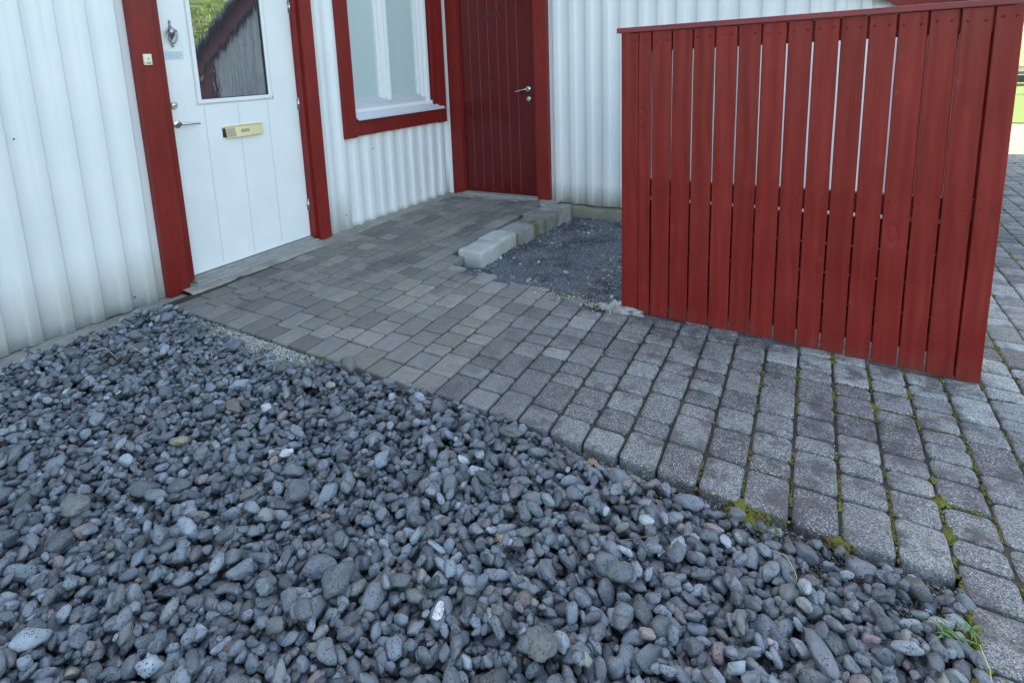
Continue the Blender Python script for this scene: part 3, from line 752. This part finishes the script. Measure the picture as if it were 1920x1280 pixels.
ex = np.cross(np.tile([0, 1., 0], (n, 1)), tn); ex /= np.linalg.norm(ex, axis=1)[:, None]; ey = np.cross(tn, ex)
Rt = np.stack([ex, ey, tn], 2); Rm = Rt@Rz
ps, fc = protos(3, 48, .38, 5, 3)
o = stones('gravel', P, S*1.04, Rm, pebble_colors(n, rr2), ps, fc, 'pebble', rr2)
tag(o, None, None, kind='stuff'); o['label'] = 'rounded blue grey beach pebbles filling the bed in front of the paving'; o['category'] = 'gravel'

# fine grit: pale at the left edge of the paving, dark in the joint edge and in the bed
gp, gf = protos(1, 8, .4, 2, 9)
def grit(name, label, N, fn, smin, smax, cols, r_):
    P_, C_ = [], []
    while len(P_) < N:
        p_ = fn(r_)
        if p_ is None: continue
        P_.append(p_)
    P_ = np.array(P_); n_ = len(P_); s_ = np.exp(r_.uniform(math.log(smin), math.log(smax), n_))
    S_ = s_[:, None]*r_.uniform(.7, 1.3, (n_, 3))*np.array([1, 1, .7]); C_ = np.array(cols)[r_.integers(0, len(cols), n_)]*r_.uniform(.7, 1.25, (n_, 1))
    if name == 'bed_grit': C_ = C_*np.array([[max(.30, min(1.1, 1.0+1.9*(noise.noise(Vector((p_[0]*3.1, p_[1]*3.1, 4)))+noise.noise(Vector((p_[0]*9, p_[1]*9, 1)))*.5)))] for p_ in P_])
    o_ = stones(name, P_, S_, rotm(n_, .5, r_), C_, gp, gf, 'grit', r_); o_['kind'] = 'stuff'; o_['label'] = label; o_['category'] = 'grit'; return o_
r3 = np.random.default_rng(21)
def f_pale(r_):
    x = r_.normal(-2.50, .30); d = abs(r_.normal(0, .055)); y = edge_y(x)-.012-d
    if d > .16 - .05*abs(x+2.5)/.5: return None
    return (x, y, gz(x)-.030+r_.uniform(0, .022)*(1-d/.2))
grit('pale_grit', 'pale beige grit spilled along the paving edge near the wall', 9000, f_pale, .0022, .0065, [(.46, .44, .38), (.36, .34, .29), (.55, .53, .47), (.25, .23, .19), (.40, .36, .28)], r3)
def f_edge(r_):
    x = r_.uniform(-1.9, .36); wd = .045+.11*max(0, min(1, (x+.9)/1.0)); y = edge_y(min(x, .3))-r_.uniform(0, wd)
    return (x, y, gz(x)-.038+r_.uniform(0, .012))
grit('dark_grit', 'dark soil crumbs and grit between the pebbles and the paving', 7000, f_edge, .0018, .006, [(.10, .095, .085), (.07, .065, .06), (.16, .15, .13), (.25, .25, .25), (.13, .11, .085)], r3)
def f_bed(r_):
    x = r_.uniform(-2.12, -.3); y = r_.uniform(2.9, 5.1)
    if y < bed_front(x)-.06+noise.noise(Vector((x*7, 0, 0)))*.06: return None
    if y < FY+.02 and x > -.98: return None
    return (x, y, bed_z(x, y)+.001)
grit('bed_grit', 'dark blue grey crushed grit filling the bed between kerb and fence', 26000, f_bed, .0025, .0068, [(.10, .11, .125), (.15, .16, .178), (.07, .075, .082), (.20, .21, .225), (.12, .115, .105)], r3)
def f_bed2(r_):
    x = r_.uniform(-2.12, -.5); y = r_.uniform(2.95, 5.08)
    if y < bed_front(x) or (noise.noise(Vector((x*2.2, y*2.2, 7))) < -.05 and y > 3.3 and y < 4.8 and x > -2.0): return None
    return (x, y, bed_z(x, y)+.003)
grit('bed_pebbles', 'scattered light and grey small stones on the dark grit bed', 420, f_bed2, .006, .020, [(.26, .27, .27), (.18, .185, .18), (.12, .125, .13), (.34, .34, .32), (.15, .13, .11)], r3)
def f_pf(r_):
    x = r_.uniform(-1.55, -.86); y = bed_front(x)-.02+r_.normal(0, .035)
    if r_.random() > (x+1.6)/.75: return None
    return (x, y, gz(x)+.001+r_.uniform(0, .004))
grit('white_crumbs', 'crumbs of white concrete strewn on the paving by the fence foot', 700, f_pf, .0018, .007, [(.42, .42, .39), (.27, .265, .24), (.16, .15, .12)], r3)
def f_sp(r_):
    x = r_.uniform(-1.6, .5); y = r_.uniform(1.80, 2.95)
    return (x, y, gz(x)+.001)
grit('paving_crumbs', 'tiny bright crumbs lying scattered on the paving', 420, f_sp, .0010, .0026, [(.65, .66, .66), (.4, .4, .4)], r3)

# moss in the joints ----------------------------------------------------
mp, mf = protos(2, 8, .8, 0, 13); MP = []
r4 = np.random.default_rng(31)
for (u0, u1, v0, v1, wear) in joints:
    vc = (v0+v1)/2; xw = u0+SL*(vc-1.8)
    if xw < -1.9 or vc > 6: continue
    dens = noise.noise(Vector((u0*2.3, vc*2.9, 5)))*.5+.5
    dens = dens*max(0, min(1, (xw+1.4)/1.5))
    if dens > .40:
        k = int((dens-.28)*105*(v1-v0)/.13)
        for _ in range(k):
            v_ = r4.uniform(v0, v1); uu = u0+r4.normal(0, .0022)
            if noise.noise(Vector((u0*9, v_*11, 8))) < -.12: continue
            MP.append((uu+SL*(v_-1.8), v_, gz(xw)-.0075, .0036))
    if dens > .50 and r4.random() < .4:
        for _ in range(20):
            u_ = r4.uniform(u0, u1); MP.append((u_+SL*(v0-1.8), v0+r4.normal(0, .0015), gz(xw)-.0070, .0030))
    if dens > .55 and r4.random() < .35:     # pad on the crossing
        for _ in range(80): MP.append((u0+SL*(v0-1.8)+r4.normal(0, .008), v0+r4.normal(0, .014), gz(xw)-.005, .0042))
for (cx_, cy_, sp, k) in ((-1.20, 1.755, .022, 70), (-.18, 1.735, .030, 110), (.34, 1.45, .03, 120), (.345, 1.60, .022, 70), (-2.05, 1.79, .012, 20), (.05, 1.76, .02, 50), (-1.33, 3.00, .03, 50), (-1.12, 2.93, .02, 40)):
    for _ in range(int(k*2.6)): MP.append((cx_+r4.normal(0, sp), cy_+r4.normal(0, sp*.7), gz(cx_)-.010+ (0.008 if cy_ > 2.5 else 0), .0040))
for yy in np.arange(.9, 1.75, .004): MP.append((.335+r4.normal(0, .008), yy, gz(.33)-.010, .006))
MP = np.array(MP); n = len(MP); s_ = MP[:, 3]*r4.uniform(.6, 1.25, n)
mo = stones('moss', MP[:, :3], np.stack([s_, s_*1.25, s_*.8], 1), rotm(n, .3, r4), np.ones((n, 3)), mp, mf, 'moss', r4)
mo['kind'] = 'stuff'; mo['label'] = 'yellow green moss growing in the paving joints'; mo['category'] = 'moss'
print('moss', n)

# ================================================================== KERB BLOCKS
KY = [3.352, 3.657, 3.939, 4.212, 4.443, 4.703, 4.985]
klab = ['pale kerb block with a worn rounded end, free end of the row nearest the paving',
        'pale rounded kerb block, second from the free end of the row',
        'grey square-edged kerb block, third from the free end of the row',
        'mossy brown-sided kerb block, fourth from the free end of the row',
        'dull kerb block between the mossy one and the last one by the red door',
        'dark-sided kerb block touching the wall beside the red door']
kmat = ['kerb', 'kerb', 'kerb_grey', 'kerb_moss', 'kerb_moss', 'kerb_grey']
kdz = [.016, .012, .000, -.004, -.002, .002]; krad = [.024, .024, .005, .012, .009, .006]
for i in range(6):
    jog = [.012, -.012, .004, -.006, .004, 0][i]
    o = rough_box('kerb_block', (-2.325+jog, KY[i]+.003, -.20), (-2.118+jog, KY[i+1]-.004, kdz[i]), kmat[i], None, .016, .004, krad[i], i+1)
    tag(o, klab[i], 'kerb block', 'concrete kerb blocks edging the raised paving')

# crumbled white concrete at the fence foot
bm = bmesh.new()
rr = random.Random(4)
for (x, y, sx_, sy_, sz_) in ((-1.01, 2.985, .040, .035, .030), (-.925, 2.962, .045, .020, .018), (-1.05, 2.945, .045, .03, .012), (-.965, 2.925, .04, .022, .013), (-.885, 2.94, .028, .016, .012), (-.86, 2.925, .016, .012, .010), (-1.08, 2.97, .022, .02, .014), (-.99, 2.95, .06, .035, .014)):
    r_ = bmesh.ops.create_icosphere(bm, subdivisions=4, radius=1)
    off = Vector((rr.uniform(0, 50), 0, 0))
    for v in r_['verts']:
        p_ = v.co.copy(); s0 = 1+noise.noise(p_*1.6+off)*.55+noise.noise(p_*5+off)*.22
        v.co = Vector((x+p_.x*sx_*s0, y+p_.y*sy_*s0, gz(x)-.002+max(-.3, p_.z)*sz_*s0))
me = D.meshes.new('footing'); bm.to_mesh(me); bm.free(); o = link('concrete_rubble', me, 'rubble'); smooth(o, 50)
tag(o, 'crumbled white concrete lump lying at the left foot of the red fence', 'rubble')

# ================================================================== SMALL THINGS IN THE GRAVEL
def gtop(x, y):
    i, j = int((x-X0)/GS), int((y-Y0)/GS)
    if 0 <= i < NX and 0 <= j < NY: return float(Hf[max(0, i-1):i+2, max(0, j-1):j+2].max())
    return gz(x)
def lone_stone(name, label, x, y, s3_, mat_c, ang, sub=4, lump=.25, cuts=2, sd=1, flat=False):
    rr_ = np.random.default_rng(sd); pv, pf = protos(sub, 1, lump, cuts, sd); v = pv[0]*np.array(s3_)
    ca, sa = math.cos(ang), math.sin(ang); v = v@np.array([[ca, sa, 0], [-sa, ca, 0], [0, 0, 1]])
    v = v+np.array([x, y, gtop(x, y)+s3_[2]*.35])
    o_ = npmesh(name, v, pf, 'pebble', tint=np.tile(mat_c, (len(v), 1))); tag(o_, label, 'stone'); return o_
lone_stone('stone', 'large smooth blue grey stone among the pebbles, low left of the middle', -1.13, .90, (.050, .030, .024), (.14, .155, .18), .55, sd=4)
lone_stone('stone', 'large triangular brown grey stone at the bottom edge', -.52, 1.00, (.040, .036, .022), (.13, .125, .12), -.6, cuts=3, sd=9)
lone_stone('stone', 'long flat pale slate stone pointing towards the grass tuft', .02, 1.33, (.062, .022, .016), (.16, .175, .20), -1.05, cuts=3, sd=12)
lone_stone('stone', 'broad speckled grey stone in the bottom left gravel', -1.95, .66, (.045, .036, .024), (.15, .155, .145), .5, sd=15)
lone_stone('stone', 'rough white lump of coral-like stone at left centre of the gravel', -1.60, 1.19, (.026, .017, .015), (.55, .56, .54), 1.2, lump=.5, sd=18)
lone_stone('stone', 'small bright white shell-like stone near the bottom edge', -.77, .955, (.012, .026, .009), (.72, .72, .70), .35, lump=.35, sd=21)
lone_stone('stone', 'pale angular stone right of the gravel centre beside a twig', -.42, 1.50, (.022, .017, .012), (.42, .45, .47), .3, cuts=4, sd=24)
lone_stone('stone', 'pinkish rounded stone on the gravel at left', -2.04, 1.28, (.020, .019, .014), (.25, .175, .155), .2, sd=27)
lone_stone('stone', 'long blue grey stone lying by the wall foundation', -3.02, 1.42, (.050, .022, .016), (.14, .15, .175), .1, sd=30)
lone_stone('stone', 'round pale stone next to the wall foundation', -3.06, 1.60, (.026, .020, .017), (.36, .30, .25), .1, sd=33)
lone_stone('stone', 'red brown broken chip at the paving edge', -.66, 1.70, (.022, .015, .010), (.30, .17, .12), .4, cuts=4, sd=36)
lone_stone('stone', 'yellowish mottled stone in the left gravel', -1.99, 1.03, (.032, .018, .015), (.26, .24, .15), .7, sd=39)

def tuft(name, label, cat, x, y, n, L, wd, mat, spread, sd, z=None, droop=.5, centre=0):
    rr_ = random.Random(sd); bm = bmesh.new(); z = gtop(x, y) if z is None else z
    for k in range(n):
        a = rr_.uniform(0, 2*math.pi) if not centre else centre+rr_.uniform(-1.2, 1.2); l_ = L*rr_.uniform(.5, 1.1); up = rr_.uniform(.3, 1.0)*droop
        bx, by = x+rr_.gauss(0, spread), y+rr_.gauss(0, spread); prev = None
        side = Vector((-math.sin(a), math.cos(a), 0)); seg = 6
        cv = rr_.uniform(-.6, .6)
        for i in range(seg+1):
            t = i/seg; ww = wd*(1-t**2)*.5+.0002; aa = a+cv*t
            p_ = Vector((bx+math.cos(aa)*l_*t, by+math.sin(aa)*l_*t, z+l_*(up*2*t-up*2.0*t*t)+.002))
            row = [bm.verts.new(p_-side*ww), bm.verts.new(p_+Vector((0, 0, -ww*.5))), bm.verts.new(p_+side*ww)]
            if prev: bm.faces.new((prev[0], prev[1], row[1], row[0])); bm.faces.new((prev[1], prev[2], row[2], row[1]))
            prev = row
    me = D.meshes.new(name); bm.to_mesh(me); bm.free(); o_ = link(name, me, mat); smooth(o_)
    md = o_.modifiers.new('thickness', 'SOLIDIFY'); md.thickness = .0005
    return tag(o_, label, cat)
tuft('grass_tuft', 'green grass tuft with broad blades at the bottom right paving edge', 'grass', .270, 1.560, 12, .048, .0055, 'blade', .008, 2, z=gz(.27)+.004, droop=.55)
tuft('grass_tuft', 'small green sprout just right of the bigger grass tuft', 'grass', .318, 1.610, 8, .045, .006, 'blade', .003, 6, z=gz(.3)+.004, droop=.5)
tuft('straw_tuft', 'dry yellow straw tuft lying on the pebbles', 'straw', -.755, 1.275, 34, .055, .0016, 'straw', .008, 3, droop=.25, centre=3.9)
def twig(label, pts, r0, mat='twig', name='twig'):
    bb = B(); P_ = [(x, y, gtop(x, y)+dz) for x, y, dz in pts]; bb.tube(P_, [r0*(1-.5*i/len(P_)) for i in range(len(P_))], 6)
    return tag(bb.done(name, mat), label, 'twig')
twig('thin brown forked twig lying by the pale angular stone', [(-.385, 1.475, .004), (-.41, 1.455, .010), (-.43, 1.43, .006), (-.455, 1.40, .008), (-.46, 1.375, .004)], .0018)
twig('pale straight straw stalk on the upper left pebbles', [(-2.90, 1.28, .012), (-2.83, 1.30, .014), (-2.75, 1.33, .012)], .0014, 'straw', 'straw_stalk')
twig('pale bent straw stalk near the wall', [(-3.10, 1.22, .006), (-3.02, 1.27, .016), (-2.95, 1.275, .014), (-2.88, 1.26, .008)], .0018, 'straw', 'straw_stalk')
twig('short white straw stalk at the far left edge', [(-2.10, .86, .008), (-2.06, .875, .010), (-2.03, .882, .008)], .0014, 'straw', 'straw_stalk')
twig('thin dry stalk at the bottom right edge of the paving', [(.325, 1.56, .012), (.335, 1.50, .016), (.34, 1.46, .014), (.345, 1.43, .004)], .0012, 'straw', 'straw_stalk')
twig('curled dry stem between pebbles below the fence', [(-.10, 1.60, .006), (-.07, 1.585, .014), (-.045, 1.55, .010), (-.04, 1.52, .004)], .0013, 'straw', 'straw_stalk')
# dead leaves among the stones by the wall
bm = bmesh.new(); rr = random.Random(8)
for _ in range(70):
    x, y = rr.gauss(-2.75, .30), rr.gauss(1.20, .22)
    if not (-3.35 < x < -1.6 and .5 < y < 1.78): continue
    z = gtop(x, y)+.003; a = rr.uniform(0, 6.28); l_ = rr.uniform(.007, .018); w_ = l_*rr.uniform(.4, .7)
    dx, dy = math.cos(a), math.sin(a); vs_ = []
    for (u, v) in ((-1, 0), (-.3, .8), (.5, .6), (1, 0), (.5, -.6), (-.3, -.8)): vs_.append(bm.verts.new((x+dx*u*l_-dy*v*w_, y+dy*u*l_+dx*v*w_, z+rr.uniform(0, .006))))
    c0 = bm.verts.new((x, y, z+.003))
    for k in range(6): bm.faces.new((c0, vs_[k], vs_[(k+1) % 6]))
me = D.meshes.new('dead_leaves'); bm.to_mesh(me); bm.free(); o = link('dead_leaves', me, 'leaf_dry'); o.modifiers.new('t', 'SOLIDIFY').thickness = .0006
o['kind'] = 'stuff'; o['label'] = 'brown dead leaf scraps between the pebbles near the wall'; o['category'] = 'leaves'

# ================================================================== BEYOND
def tree(label, x, y, h, r0, nleaf, sd, gzb=-.2):
    rr_ = np.random.default_rng(sd); e = empty('tree', label, 'tree')
    bb = B(); pr = [(x, y, gzb), (x+.05, y, gzb+h*.2), (x-.04, y+.05, gzb+h*.4), (x, y, gzb+h*.7)]
    bb.tube(pr, [.11, .09, .06, .02], 10)
    for k in range(9):
        a = k*2.4; z = gzb+h*(.22+.05*k); bb.tube([(x, y, z), (x+math.cos(a)*r0*.5, y+math.sin(a)*r0*.5, z+.3), (x+math.cos(a)*r0*.85, y+math.sin(a)*r0*.85, z+.55)], [.04, .022, .008], 7)
    bb.done('trunk', 'bark', e)
    cl = rr_.normal(0, 1, (46, 3)); cl /= np.linalg.norm(cl, axis=1)[:, None]; cl *= rr_.uniform(.45, 1.0, (46, 1))
    cl = cl*np.array([r0, r0, h*.40])+np.array([x, y, gzb+h*.58])
    ci = rr_.integers(0, 46, nleaf); c_ = cl[ci]+rr_.normal(0, r0*.17, (nleaf, 3))
    a = rr_.normal(size=(nleaf, 3)); a /= np.linalg.norm(a, axis=1)[:, None]; b__ = np.cross(a, rr_.normal(size=(nleaf, 3))); b__ /= np.linalg.norm(b__, axis=1)[:, None]
    s_ = rr_.uniform(.03, .06, (nleaf, 1))
    Vv = np.stack([c_-a*s_, c_+b__*s_*.5, c_+a*s_, c_-b__*s_*.5], 1).reshape(-1, 3)
    Ff = np.arange(nleaf*4).reshape(-1, 4); tn_ = np.repeat(rr_.uniform(0, 1, (nleaf, 1))*.6+rr_.uniform(0, 1, (46, 1))[ci]*.4, 4, 0)
    npmesh('crown', Vv, Ff, 'leaf', e, False, tint=np.repeat(tn_, 3, 1)); return e
tree('leafy green tree standing beyond the yard, seen reflected in the front door glass', 6.4, 9.6, 4.6, 2.0, 16000, 3)
tree('tall leafy tree further back past the yard, right of the reflected one', 9.0, 12.5, 6.0, 2.4, 12000, 5)
fh = empty('distant_house', 'far white house with an orange roof beyond the lawn at the right edge', 'house')
B().box((5.5, 42, -4), (20, 50, 0.0)).done('wall', 'farwall', fh)
b = B(); b.prism([(41.5, .0), (50.5, .0), (46, .78)], 'x', 5.0, 20.5); b.done('roof', 'orange', fh)
for x in (7.2, 9.6, 12):
    B().box((x, 41.95, -1.6), (x+1.1, 42, -.5)).done('window', 'farwin', fh)
tree('large dark tree far behind the orange roofed house', 12.5, 60, 9.0, 6.5, 9000, 8)
# slatted garden fence far off on the lawn
gf_ = empty('garden_fence', 'pale picket garden fence standing far off on the lawn', 'fence')
for k in range(14):
    x = 3.1+k*.5; B().box((x, 22.0, -.15), (x+.12, 22.03, .62), 0, .004).done('picket', 'path', gf_)
B().box((3.0, 22.03, .38), (9.9, 22.06, .46)).done('rail', 'path', gf_)
B().box((3.0, 22.03, .05), (9.9, 22.06, .13)).done('rail', 'path', gf_)
